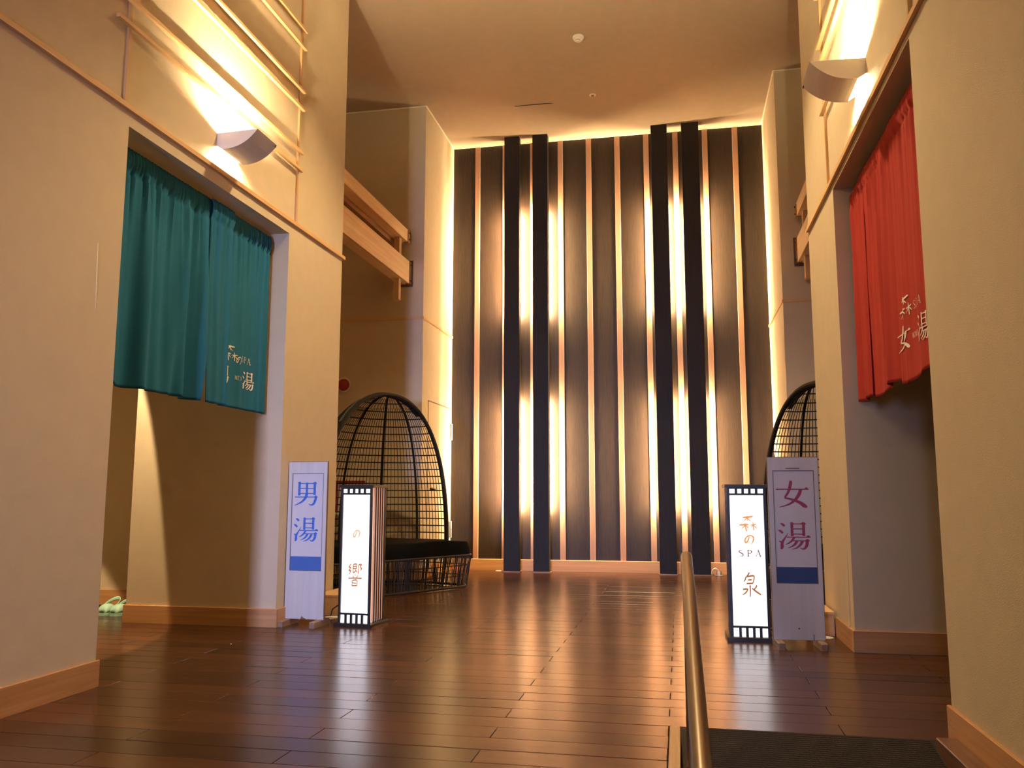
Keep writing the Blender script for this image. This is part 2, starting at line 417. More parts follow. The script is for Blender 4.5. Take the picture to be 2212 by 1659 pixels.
def ribbon(P, ext=False):
    L, R = [], []
    for i, p in enumerate(P):
        q0, q1 = P[max(i-1, 0)], P[min(i+1, len(P)-1)]
        dx, dy = q1[0]-q0[0], q1[1]-q0[1]; l = math.hypot(dx, dy) or 1
        nx, ny = -dy/l, dx/l; h = p[2]/2
        ex = ey = 0
        if ext and i in (0, len(P)-1):
            s = -1 if i == 0 else 1; ex, ey = dx/l*h*s*0.9, dy/l*h*s*0.9
        L.append((p[0]+nx*h+ex, p[1]+ny*h+ey)); R.append((p[0]-nx*h+ex, p[1]-ny*h+ey))
    return L, R
def add_glyph(mb, strokes, fn, mi=0, dz=[0.0]):
    for L, R in ribbons(strokes):
        dz[0] = (dz[0]+0.00004) % 0.0004
        n = len(L); vs = [fn(a, b_, dz[0]) for a, b_ in L]+[fn(a, b_, dz[0]) for a, b_ in R]
        mb.add(vs, [(i, i+1, n+i+1, n+i) for i in range(n-1)], mi)
H = 0.04   # thin stroke of the printed style
def fat(st, k):
    return [p if p == 'L' else (p[0], p[1], p[2]*k) for p in st]
def hbar(x0, x1, y): return [['L', (x0, y, H), (x1, y, H)], [(x1-0.10, y-0.0, H), (x1-0.05, y-0.035, 0.07), (x1+0.01, y+0.005, 0.02)]]
OTOKO = [['L', (.19, .02, .10), (.19, .52, .10)], ['L', (.82, .04, .10), (.82, .50, .10)], ['L', (.50, .05, .09), (.50, .48, .09)],
  ['L', (.19, .05, H), (.84, .05, H)], ['L', (.2, .26, H), (.8, .26, H)], ['L', (.2, .475, H), (.8, .475, H)],
  [(.74, .05, .03), (.83, .01, .06), (.90, .06, .03)]] + hbar(.03, .93, .63) + [
  [(.88, .62, .10), (.85, .78, .10), (.78, .93, .09), (.68, .97, .05), (.58, .92, .015)],
  [(.50, .50, .11), (.45, .66, .11), (.32, .82, .08), (.16, .92, .05), (.0, .99, .02)]]
YU = [[(.08, .03, .02), (.15, .07, .08), (.21, .14, .07)], [(.01, .28, .02), (.08, .32, .08), (.15, .40, .07)],
  [(.31, .40, .015), (.21, .58, .05), (.12, .75, .09), (.11, .92, .10), (.07, .99, .05)], [(.02, .70, .03), (.08, .72, .06), (.13, .78, .06)],
  ['L', (.44, .03, .09), (.44, .47, .09)], ['L', (.80, .04, .09), (.80, .46, .09)],
  ['L', (.44, .05, H), (.82, .05, H)], ['L', (.44, .235, H), (.8, .235, H)], ['L', (.44, .43, H), (.8, .43, H)],
  [(.72, .05, .03), (.80, .01, .06), (.87, .06, .03)]] + hbar(.28, .99, .545) + [
  [(.50, .55, .08), (.42, .68, .07), (.32, .77, .05), (.22, .82, .015)],
  ['L', (.42, .68, H), (.93, .68, H)], [(.84, .68, .03), (.91, .64, .06), (.97, .69, .03)],
  [(.90, .68, .10), (.88, .84, .10), (.82, .95, .08), (.75, .98, .05), (.66, .93, .015)],
  [(.58, .69, .09), (.52, .80, .08), (.42, .89, .05), (.29, .95, .015)],
  [(.75, .69, .09), (.68, .83, .08), (.55, .95, .05), (.40, 1.0, .015)]]
ONNA = [[(.46, .0, .07), (.45, .12, .10), (.38, .40, .08), (.26, .62, .07)], [(.24, .64, .05), (.45, .69, .08), (.70, .80, .11), (.86, .93, .13), (.94, .98, .06)],
  [(.76, .31, .10), (.70, .52, .11), (.55, .74, .09), (.35, .89, .06), (.06, .985, .02)]] + hbar(.0, .99, .32)
def br(*p): return list(p)
MORI = [br((.20, .12, .03), (.42, .10, .09), (.74, .06, .08), (.80, .07, .03)), br((.47, .0, .03), (.49, .16, .045), (.50, .34, .03)),
  br((.47, .14, .05), (.36, .26, .04), (.24, .38, .015)), br((.50, .16, .02), (.58, .25, .05), (.66, .34, .03)),
  br((.0, .58, .03), (.12, .57, .08), (.42, .55, .09), (.56, .54, .03)), br((.34, .46, .03), (.37, .68, .06), (.40, .98, .05)),
  br((.34, .62, .05), (.22, .74, .04), (.08, .86, .015)), br((.40, .62, .03), (.48, .70, .05), (.54, .78, .03)),
  br((.62, .60, .02), (.75, .57, .06), (.97, .52, .05)), br((.78, .38, .03), (.80, .60, .05), (.82, .92, .04)),
  br((.78, .60, .04), (.71, .70, .03), (.64, .80, .015)), br((.82, .60, .03), (.90, .68, .05), (1.0, .78, .03))]
NO = [br((.52, .02, .06), (.46, .30, .10), (.30, .62, .13), (.12, .72, .13), (.03, .55, .12), (.12, .30, .10), (.42, .06, .10), (.74, .03, .10), (.97, .22, .13), (.93, .52, .11), (.78, .78, .07), (.62, 1.0, .02))]
HIBIKI = [br((.18, .02, .04), (.03, .16, .05), (.17, .18, .045), (.03, .31, .05), (.17, .32, .05), (.10, .42, .04), (.0, .50, .02)),
  br((.34, .04, .05), (.33, .40, .05)), br((.36, .04, .05), (.58, .03, .05), (.57, .22, .05)), ['L', (.36, .13, .04), (.57, .12, .04)], ['L', (.35, .22, .04), (.58, .21, .04)],
  br((.33, .41, .05), (.45, .37, .05), (.58, .30, .02)), br((.46, .24, .04), (.55, .32, .05), (.66, .40, .03)),
  br((.74, .04, .05), (.72, .24, .05), (.72, .46, .05)), br((.74, .05, .05), (.94, .04, .05), (.84, .14, .05), (.96, .22, .05), (.82, .30, .03)),
  br((.48, .46, .04), (.51, .54, .05)), br((.0, .66, .05), (.40, .64, .045), (.98, .645, .06)), br((.33, .53, .04), (.38, .62, .05)), br((.68, .52, .05), (.60, .62, .03)),
  br((.29, .74, .05), (.27, .98, .05)), br((.30, .75, .05), (.62, .73, .05), (.62, .99, .05)), ['L', (.34, .86, .04), (.55, .86, .04)], ['L', (.30, .98, .045), (.6, .97, .045)]]
IZUMI = [br((.40, .0, .05), (.35, .08, .055), (.25, .15, .03)), br((.20, .18, .05), (.17, .28, .05), (.10, .38, .04)), br((.22, .19, .05), (.62, .14, .055), (.64, .28, .05), (.57, .46, .04)),
  ['L', (.34, .31, .045), (.50, .30, .045)], br((.22, .46, .04), (.40, .45, .05), (.60, .44, .04)),
  br((.42, .52, .06), (.43, .75, .055), (.41, 1.0, .04)), br((.02, .70, .05), (.28, .68, .05), (.18, .82, .05), (.0, .92, .03)),
  br((.80, .52, .05), (.70, .64, .05), (.60, .70, .03)), br((.52, .64, .04), (.72, .76, .06), (1.0, .90, .05))]
T, K = .05, .12
LAT = {
 'S': [[(.86, .18, T), (.60, .04, T), (.25, .08, .08), (.18, .28, K), (.5, .48, K), (.84, .68, K), (.78, .90, .09), (.45, .97, T), (.12, .84, T)]],
 'P': [['L', (.25, .04, K), (.25, .96, K)], ['L', (.08, .97, T), (.42, .97, T)], ['L', (.1, .03, T), (.3, .03, T)], [(.25, .04, T), (.62, .04, .07), (.86, .27, K), (.62, .50, .07), (.27, .51, T)]],
 'A': [['L', (.5, .03, T), (.14, .96, T)], ['L', (.5, .03, K), (.86, .96, K)], ['L', (.28, .62, T), (.72, .62, T)], ['L', (.02, .97, T), (.26, .97, T)], ['L', (.72, .97, T), (.98, .97, T)]],
 'H': [['L', (.2, .03, K), (.2, .97, K)], ['L', (.8, .03, K), (.8, .97, K)], ['L', (.2, .5, T), (.8, .5, T)], ['L', (.06, .03, T), (.34, .03, T)], ['L', (.66, .03, T), (.94, .03, T)], ['L', (.06, .97, T), (.34, .97, T)], ['L', (.66, .97, T), (.94, .97, T)]],
 'I': [['L', (.5, .03, K), (.5, .97, K)], ['L', (.3, .03, T), (.7, .03, T)], ['L', (.3, .97, T), (.7, .97, T)]],
 'B': [['L', (.22, .03, K), (.22, .97, K)], [(.22, .03, T), (.6, .05, .07), (.74, .25, K), (.56, .45, .07), (.24, .48, T)], [(.24, .48, T), (.64, .52, .07), (.86, .73, K), (.64, .94, .07), (.2, .97, T)], ['L', (.06, .03, T), (.3, .03, T)], ['L', (.06, .97, T), (.3, .97, T)]],
 'K': [['L', (.22, .03, K), (.22, .97, K)], ['L', (.82, .03, T), (.26, .52, T)], ['L', (.38, .42, K), (.88, .97, K)], ['L', (.06, .03, T), (.38, .03, T)], ['L', (.06, .97, T), (.38, .97, T)]],
 'Z': [['L', (.12, .05, T), (.85, .05, T)], ['L', (.82, .05, K), (.14, .95, K)], ['L', (.12, .95, T), (.88, .95, T)]],
 'U': [[(.2, .03, K), (.2, .55, K), (.28, .88, .10), (.52, .97, .07), (.74, .86, T), (.80, .5, T), (.80, .03, T)], ['L', (.05, .03, T), (.35, .03, T)], ['L', (.68, .03, T), (.92, .03, T)]],
 'M': [['L', (.16, .03, T), (.12, .97, T)], ['L', (.18, .03, K), (.5, .92, K)], ['L', (.82, .03, T), (.5, .92, T)], ['L', (.84, .03, K), (.88, .97, K)]],
 'E': [['L', (.25, .03, K), (.25, .97, K)], ['L', (.1, .03, T), (.82, .03, T)], ['L', (.25, .48, T), (.65, .48, T)], ['L', (.1, .97, T), (.85, .97, T)]],
 'N': [['L', (.2, .03, T), (.2, .97, T)], ['L', (.2, .03, K), (.8, .97, K)], ['L', (.8, .03, T), (.8, .97, T)]],
 'W': [['L', (.06, .03, K), (.3, .95, K)], ['L', (.3, .95, T), (.5, .1, T)], ['L', (.5, .1, K), (.72, .95, K)], ['L', (.72, .95, T), (.94, .03, T)]],
 'O': [[(.5, .03, .06), (.18, .2, .10), (.1, .5, K), (.18, .8, .10), (.5, .97, .06), (.82, .8, .10), (.9, .5, K), (.82, .2, .10), (.5, .03, .06)]],
 '-': [['L', (.2, .55, .06), (.8, .55, .06)]]}

# ------------------------------------------------------------------ noren curtains
def curtain_surface(side, base_x, seed, amp, folds):
    """x of the cloth at (y, z): gathers under the rod, broad pleats below"""
    rn = random.Random(seed); ph = [rn.uniform(0, 6.28) for _ in range(14)]
    def fn(y, z):
        t = max(0.0, min(1.0, (3.02-z)/1.42))
        d = 0.0
        for k, f in enumerate((3.1, 4.7, 7.3)):
            d += 2.6*amp*(0.25+0.75*t)*(0.55, 0.4, 0.25)[k]*math.sin(2*PI*f*y+ph[k]+0.5*math.sin(2*t+ph[k+3]))
        top = math.exp(-((3.02-z)/0.35)**2)
        for k, f in enumerate((13, 21, 34)):
            d += (0.0075, 0.0055, 0.003)[k]*(top*0.8+0.22*(1-t))*math.sin(2*PI*f*y+ph[6+k]+1.5*math.sin(3*y+ph[9+k]))
        for (yc, wd, a, lean) in folds:
            u = (y-yc-lean*t)/wd; d += a*math.exp(-u*u)*min(1, 0.25+t*1.4)
        if z > 2.90: d = d*max(0.15, 1-(z-2.90)/0.05)+0.012*math.sin(PI*min(1, (z-2.90)/0.13))+0.0035*math.sin(2*PI*31*y+ph[2])
        elif z > 2.885: d -= 0.005
        return base_x+side*d
    return fn
def cloth(name, parent, fn, y0, y1, z0, z1, mat, slant=None, hem=None):
    ny = max(12, int(abs(y1-y0)*110)); nz = 70
    def P(u, v):
        yy0, yy1 = slant(v) if slant else (y0, y1)
        y = yy0+(yy1-yy0)*u; z = z0+(z1-z0)*v
        if hem: z += (1-v)*hem(u)
        return (fn(y, z), y, z)
    o = obj(name, MB().grid(P, ny, nz), mat, parent, True)
    md = o.modifiers.new('thickness', 'SOLIDIFY'); md.thickness = 0.003; md.offset = 0.0
    return o
def letters(parent, fn, side, flip, items):
    for g, ya, yb, zb, zt in items:
        mb = MB()
        def place(a, b_, dz, ya=ya, yb=yb, zb=zb, zt=zt):
            y = ya+(yb-ya)*a; z = zt+(zb-zt)*b_
            return (fn(y, z)+side*(0.0045+dz), y, z)
        add_glyph(mb, g, place)
        obj('character', mb, M['cloth_print'], parent)
ROD_Z = 2.985
# teal, left
nl = thing('doorway_curtain', 'teal blue cloth curtain with pale lettering hanging in left doorway', 'curtain', (0, 0, 0))
fA = curtain_surface(1, -3.150, 11, 0.017, [(4.93, .07, .035, -.25), (5.06, .05, .03, .0), (4.45, .12, .02, .12)])
fB = curtain_surface(1, -3.126, 12, 0.007, [(5.20, .03, .015, .06)])
fC = curtain_surface(1, -3.155, 13, 0.003, [(5.60, .035, .014, .02), (5.93, .03, .012, .0)])
cloth('cloth_panel', nl, fA, 4.09, 5.09, 1.612, 3.03, M['teal'], lambda v: (4.09, 5.16-0.105*max(0, 1-v*2.0)))
cloth('cloth_panel', nl, fB, 5.13, 5.39, 1.612, 3.03, M['teal'], lambda v: (5.14-0.03*min(1, v*2), 5.385+0.02*v))
pc = cloth('cloth_panel', nl, fC, 5.36, 6.03, 1.612, 3.03, M['teal'])
letters(pc, fC, 1, 1, [(MORI, 5.36, 5.585, 1.945, 2.062), (NO, 5.569, 5.622, 1.933, 1.992), (LAT['S'], 5.632, 5.664, 1.963, 2.008), (LAT['P'], 5.675, 5.71, 1.962, 2.006), (LAT['A'], 5.722, 5.780, 1.958, 2.005),
    (OTOKO, 5.27, 5.475, 1.775, 1.905), (LAT['M'], 5.557, 5.586, 1.822, 1.852), (LAT['E'], 5.588, 5.613, 1.822, 1.852), (LAT['N'], 5.616, 5.645, 1.822, 1.852), (YU, 5.660, 5.829, 1.768, 1.899)])
# red, right
nr = thing('doorway_curtain', 'red cloth curtain with pale lettering hanging in right doorway', 'curtain', (0, 0, 0))
gA = curtain_surface(-1, 1.188, 21, 0.013, [(5.62, .03, .02, .0)])
gB = curtain_surface(-1, 1.177, 22, 0.0095, [(5.34, .035, .020, -.06), (5.10, .035, .020, -.05), (4.93, .03, .012, .0)])
gC = curtain_surface(-1, 1.172, 23, 0.0022, [(4.60, .02, .004, .0), (4.34, .03, .004, .0)])
cloth('cloth_panel', nr, gA, 5.44, 5.82, 1.60, 3.0, M['red'])
cloth('cloth_panel', nr, gB, 4.70, 5.50, 1.587, 3.0, M['red'], None, lambda u: 0.02*math.sin(u*7))
pr = cloth('cloth_panel', nr, gC, 3.96, 4.735, 1.582, 3.0, M['red'], None, lambda u: 0.015*math.sin(u*6))
letters(pr, gC, -1, -1, [(MORI, 4.695, 4.470, 1.896, 2.014), (LAT['S'], 4.440, 4.404, 1.917, 1.960), (LAT['P'], 4.390, 4.352, 1.917, 1.960), (LAT['A'], 4.332, 4.284, 1.917, 1.960),
    (ONNA, 4.765, 4.513, 1.741, 1.874), (LAT['W'], 4.487, 4.461, 1.777, 1.805), (LAT['O'], 4.461, 4.436, 1.777, 1.805), (LAT['M'], 4.434, 4.408, 1.777, 1.805), (LAT['E'], 4.406, 4.384, 1.777, 1.805), (LAT['N'], 4.382, 4.358, 1.777, 1.805), (YU, 4.352, 4.206, 1.735, 1.868)])
def rod(name, x, y0, y1, label, sgn):
    r = tag(obj(name, MB().tube([(x, y0, ROD_Z-0.02), (x, y1-0.03, ROD_Z-0.02)], 0.011, 10), M['rod'], None, True), label, 'curtain rod')
    obj('bracket', MB().tube([(x, y1-0.03, ROD_Z-0.02), (x+sgn*0.02, y1-0.012, ROD_Z-0.015), (x+sgn*0.03, y1-0.004, ROD_Z-0.05), (x+sgn*0.02, y1-0.002, ROD_Z-0.09)], [0.016, 0.018, 0.016, 0.010], 10), M['rod'], r, True)
rod('curtain_rod', -3.190, LA+0.002, LJ-0.001, 'brown wooden rod carrying the teal curtain', 1)
rod('curtain_rod', 1.222, RA+0.002, RJ-0.001, 'brown wooden rod carrying the red curtain', -1)

# ------------------------------------------------------------------ wall lattices of thin battens
def lattice(xw, s, yl, yr, bats, ztop, label):
    t = thing('wall_lattice', label, 'lattice', (xw, 0, 0))
    def sx(a, b_): return (min(s*a, s*b_), max(s*a, s*b_))
    for y in (yl, yr):
        a, b_ = sx(0, 0.018); obj('post', MB().bbox(a, b_, y-0.012, y+0.012, 3.188 if s > 0 else 3.138, ztop, 0.002), M['trim_z'], t)
    for z, e0, e1 in bats:
        a, b_ = sx(0.018, 0.043); obj('batten', MB().bbox(a, b_, e0, e1, z-0.012, z+0.012, 0.002), M['trim'], t)
lattice(XL, 1, 3.99, 6.16, [(z, 3.86, 6.20) for z in (3.635, 3.785, 4.165, 4.32, 4.70, 4.855, 5.24, 5.39)], ZC, 'pale wooden lattice of battens above the teal curtain')
lattice(XR, -1, 3.835, 5.975, [(z, 3.72, 5.86+0.14) for z in (3.67, 4.02, 4.17, 4.55, 4.70, 5.09, 5.24)], ZC, 'pale wooden lattice of battens above the red curtain')

# ------------------------------------------------------------------ sconces
def sconce(xw, s, y0, y1, label):
    t = thing('wall_sconce', label, 'sconce', (xw, 0, 0))
    zt, zb, zw = 3.430, 3.305, 3.335
    # curved front: arc from the lower edge near the wall up to the tip
    arc = []
    for i in range(15):
        u = i/14; x = 0.045+(0.300-0.045)*u; z = zb+(zt-zb)*u
        bul = 0.036*math.sin(PI*u)**0.9
        arc.append((s*(x+bul*0.45), z-bul*0.9))
    th = 0.004
    mb = MB()
    for i in range(14):
        (xa, za), (xb, zb_) = arc[i], arc[i+1]
        mb.add([(xa, y0, za), (xb, y0, zb_), (xb, y1, zb_), (xa, y1, za), (xa-s*th*.4, y0, za+th), (xb-s*th*.4, y0, zb_+th), (xb-s*th*.4, y1, zb_+th), (xa-s*th*.4, y1, za+th)],
               [(0, 1, 2, 3), (7, 6, 5, 4), (0, 4, 5, 1), (2, 6, 7, 3), (1, 5, 6, 2), (3, 7, 4, 0)])
    obj('shade', mb, M['white'], t, True)
    for y in (y0+0.006, y1-0.012):
        poly = [(0, zt-0.004), (0, zw)]+[(a[0]*0.985, a[1]+0.003) for a in arc]
        obj('end_cap', MB().prism(poly, y, y+0.006, 1), M['white'], t)
    obj('back_plate', MB().box(min(s*0.001, s*0.006), max(s*0.001, s*0.006), y0+0.03, y1-0.03, 3.36, 3.40), M['white'], t)
    obj('lamp_tube', MB().tube([(s*0.185, y0+0.03, 3.388), (s*0.185, y1-0.03, 3.388)], 0.012, 8), M['sconce_tube'], t, True)
    obj('lamp_tube', MB().tube([(s*0.062, y0+0.03, 3.372), (s*0.062, y1-0.03, 3.372)], 0.005, 8), M['sconce_tube'], t, True)  # second tube, added to throw light down through the slot by the wall
    obj('vent_slot', MB().box(min(s*0.292, s*0.297), max(s*0.292, s*0.297), y1-0.022, y1-0.018, zt-0.02, zt-0.006).box(min(s*0.292, s*0.297), max(s*0.292, s*0.297), y1-0.014, y1-0.010, zt-0.02, zt-0.006), M['dark'], t)
sconce(XL, 1, 4.953, 5.235, 'curved white wall sconce glowing above the teal curtain')
sconce(XR, -1, 4.737, 5.035, 'curved white wall sconce glowing above the red curtain')

# ------------------------------------------------------------------ black columns with tubes behind them
CY0, CY1 = 10.84, 10.955
names = ['tall black square column, leftmost of the four, nearest the left cane seat', 'tall black square column, second from left, lit wall on both sides',
         'tall black square column third from left, beside the metal handrail top', 'tall black square column, rightmost of four, with a plug at its foot']
for (xa, xb), lb in zip([(-2.251, -2.045), (-1.861, -1.654), (-0.264, -0.053), (0.135, 0.358)], names):
    xc, hw = (xa+xb)/2, (xb-xa)/2
    t = thing('column', lb, 'column', (xc, (CY0+CY1)/2, 0), 0, 'black columns before the striped wall')
    hd = (CY1-CY0)/2
    obj('shaft', MB().bbox(-hw, hw, -hd, hd, 0.014, ZC, 0.003), M['column'], t)
    obj('base_plate', MB().bbox(-hw-0.014, hw+0.014, -hd-0.014, hd+0.006, 0.0, 0.014, 0.003), M['foot'], t)
    for z0, z1 in ((0.78, 2.24), (3.40, 4.86)):
        fx = obj('light_fitting', MB().box(-hw+0.008, hw-0.008, hd, hd+0.012, z0-0.03, z1+0.03), M['column'], t)
        for sx in (-1, 1):
            obj('tube', MB().tube([(sx*(hw-0.055), hd+0.030, z0), (sx*(hw-0.055), hd+0.030, z1)], 0.0125, 8), M['tube'], fx, True)

# ------------------------------------------------------------------ timber rails in the alcoves
def rail_frame(s, x, y0, y1, label):
    """two cedar planks with square posts, spanning from the pier to the alcove wall"""
    t = thing('timber_rail', label, 'timber rail', (x, 0, 0))
    def bx(a, b_, *r): return MB().bbox(min(s*a, s*b_), max(s*a, s*b_), *r)
    up = obj('upper_plank', bx(-0.13, 0, y0, y1-0.10, 4.062, 4.215, 0.004), M['beam'], t)
    lo = obj('lower_plank', bx(-0.15, 0, y0, y1-0.02, 3.558, 3.838, 0.004), M['beam'], t)
    for par, ya, za, zb in ((up, y1-0.10, 4.075, 4.205), (lo, y1-0.02, 3.575, 3.825)):
        pl = obj('end_plate', bx(-0.05, 0.012, ya-0.055, ya+0.006, za-0.02, zb, 0.003), M['rod'], par)
        for zz in (za+0.02, zb-0.03):
            obj('bolt', MB().tube([(s*0.012, ya-0.025, zz), (s*0.02, ya-0.025, zz)], 0.012, 8), M['dark'], par)
    obj('wall_plate', bx(-0.17, 0.03, y1-0.02+0.008, y1-0.001, 3.53, 3.86, 0.003), M['string'], t)
    for ya in (y1-0.30, y0+0.45):
        obj('strut', bx(-0.10, -0.035, ya-0.05, ya+0.03, 3.30, 4.07, 0.003), M['trim_z'], t)
    obj('shelf_plank', bx(-0.30, -0.13, y0, y1-0.10, 4.00, 4.06, 0.004), M['rod'], t)
rail_frame(1, -3.195, LP+0.001, LY, 'cedar plank rail high in the left alcove')
rail_frame(-1, 1.352, RP+0.001, RY, 'cedar plank rail high in the right alcove')

# ------------------------------------------------------------------ cane pod seats
def pod(cx, cy, s, label):
    t = thing('pod_seat', label, 'seat', (cx, cy, 0), 0, 'domed cane pod seats')
    nx, ny = 0.86*s, -0.51          # front direction
    tx, ty = 0.51*s, 0.86           # along the front, away from the camera
    R, ZB, HT = 0.87, 0.43, 1.61
    def W(n, k, z): return (nx*n+tx*k, ny*n+ty*k, z)
    def outline(sc_, front=0.37):
        """D-shaped plan: straight front with rounded corners, round back"""
        pts = []; r = 0.10
        for i in range(29):
            a = PI/2+PI*i/28; pts.append((math.cos(a)*0.80, math.sin(a)*R*1.0))      # back half, k from +R to -R
        for i in range(1, 7): pts.append((front*i/8, -R))
        for i in range(6):
            a = -PI/2+PI/2*i/5; pts.append((front-r+r*math.cos(a), -R+r+r*math.sin(a)))
        for i in range(1, 16): pts.append((front+0.02*math.sin(PI*i/16), -R+r+(2*R-2*r)*i/16))
        for i in range(6):
            a = PI/2*i/5; pts.append((front-r+r*math.cos(a), R-r+r*math.sin(a)))
        for i in range(1, 6): pts.append((front*(6-i)/8, R))
        return [(n*sc_, k*sc_*(1.0+0.075*max(0.0, min(1.0, n/0.30)))) for n, k in pts]
    top, bot = outline(1.0), outline(0.945)
    n = len(top)
    # base: rims, stakes, thick stakes
    obj('base_rim', MB().tube([W(a, b_, 0.345) for a, b_ in top], 0.013, 8, closed=True), M['cane_base'], t, True)
    obj('base_rim', MB().tube([W(a, b_, 0.020) for a, b_ in bot], 0.014, 8, closed=True), M['cane_base'], t, True)
    def dense(o, m_):
        out = []
        per = [0]
        for i in range(len(o)):
            a, b_ = o[i], o[(i+1) % len(o)]; per.append(per[-1]+math.hypot(b_[0]-a[0], b_[1]-a[1]))
        for q in range(m_):
            d = per[-1]*q/m_
            for i in range(len(o)):
                if per[i+1] >= d:
                    u = (d-per[i])/(per[i+1]-per[i]); a, b_ = o[i], o[(i+1) % len(o)]
                    out.append((a[0]+(b_[0]-a[0])*u, a[1]+(b_[1]-a[1])*u)); break
        return out
    dt, db = dense(top, 260), dense(bot, 260)
    rn = random.Random(5); ms = MB()
    for i in range(260):
        if i % 13 == 0: continue
        j = (i+rn.choice((-1, 0, 0, 0, 0, 1))) % 260
        ms.tube([W(dt[i][0]*1.012, dt[i][1]*1.012, 0.35), W(db[j][0]*1.015, db[j][1]*1.015, 0.02)], 0.0042, 5, cap=False)
    w_ = obj('cane_stakes', ms, M['cane_base'], t, True); w_['kind'] = 'stuff'
    for i in range(0, 260, 13):
        obj('stake', MB().tube([W(*dt[i], 0.345), W(*db[i], 0.026)], 0.010, 6), M['cane'], t, True)
    for z, u in ((0.13, 0.32), (0.24, 0.65)):
        obj('base_hoop', MB().tube([W(a*(0.945+0.055*u)*0.985, b_*(0.945+0.055*u)*0.985, z) for a, b_ in outline(1.0)], 0.006, 5, closed=True), M['cane'], t, True)
    # cushion
    mb = MB(); rings = [(0.35, 0.97), (0.36, 0.99), (0.40, 0.985), (0.47, 0.965), (0.492, 0.945), (0.498, 0.90)]
    co = outline(1.0); vs = []
    for z, k in rings: vs += [W(a*k+(0.0 if a < 0 else 0.01), b_*k, z+0.012*math.sin(b_*4)*(z > 0.45)) for a, b_ in co]
    fs = [(r*n+i, r*n+(i+1) % n, (r+1)*n+(i+1) % n, (r+1)*n+i) for r in range(len(rings)-1) for i in range(n)]
    fs += [tuple(reversed(range(n))), tuple(range((len(rings)-1)*n, len(rings)*n))]
    mb.add(vs, fs); obj('cushion', mb, M['cushion'], t, True)
    # hood: half of an egg behind the rim
    p = 2.25
    def D(phi, z, grow=0.0):
        q = min(1.0, max(0.0, (z-ZB)/HT)); r = (1-q**p)**(1/p)*1.0
        return W(-math.cos(phi)*(0.80+grow)*r, math.sin(phi)*(R+grow)*r, z)
    def meridian(phi, k=18, zmax=1.0, grow=0.0):
        pts = []
        for i in range(k+1):
            a = (PI/2)*i/k; q = math.sin(a)*zmax; pts.append(D(phi, ZB+HT*q, grow))
        return pts
    rim = meridian(PI/2, 24)+list(reversed(meridian(-PI/2, 24)))[1:]
    obj('hood_rim', MB().tube(rim, 0.024, 8), M['cane'], t, True)
    for ph in (-62, -33, 0, 33, 62):
        obj('rib', MB().tube(meridian(math.radians(ph), 20, 0.999), 0.013, 6), M['cane'], t, True)
    for i in range(20):
        z = ZB+0.06+i*0.078
        obj('hoop', MB().tube([D(math.radians(-90+180*j/22), z) for j in range(23)], 0.0065, 5), M['cane'], t, True)
    ms = MB()
    for i in range(1, 62):
        ph = -90+180*i/62
        ms.tube(meridian(math.radians(ph), 16, 0.985 if i % 2 else 0.93, 0.006), 0.0036, 4, cap=False)
    w_ = obj('hood_canes', ms, M['cane'], t, True); w_['kind'] = 'stuff'
    # dense binding at the crown
    ms = MB()
    for g in (-0.02, -0.05, -0.08):
        ms.tube([D(PI/2, ZB+HT*q, 0) if False else tuple(Vector(D(PI/2*(1 if e > 0 else -1), ZB+HT*q))+Vector((nx*g, ny*g, 0))) for e, q in [(-1, .80), (-1, .88), (-1, .94), (-1, .98), (1, 1.0), (1, .98), (1, .94), (1, .88)]], 0.012, 5)
    obj('crown_binding', ms, M['cane'], t, True)
pod(-3.0, 8.45, 1, 'dark cane pod seat with domed hood and black cushion, behind the left lantern')
pod(1.28, 8.30, -1, 'dark cane pod seat with domed hood half hidden behind the right signboard')

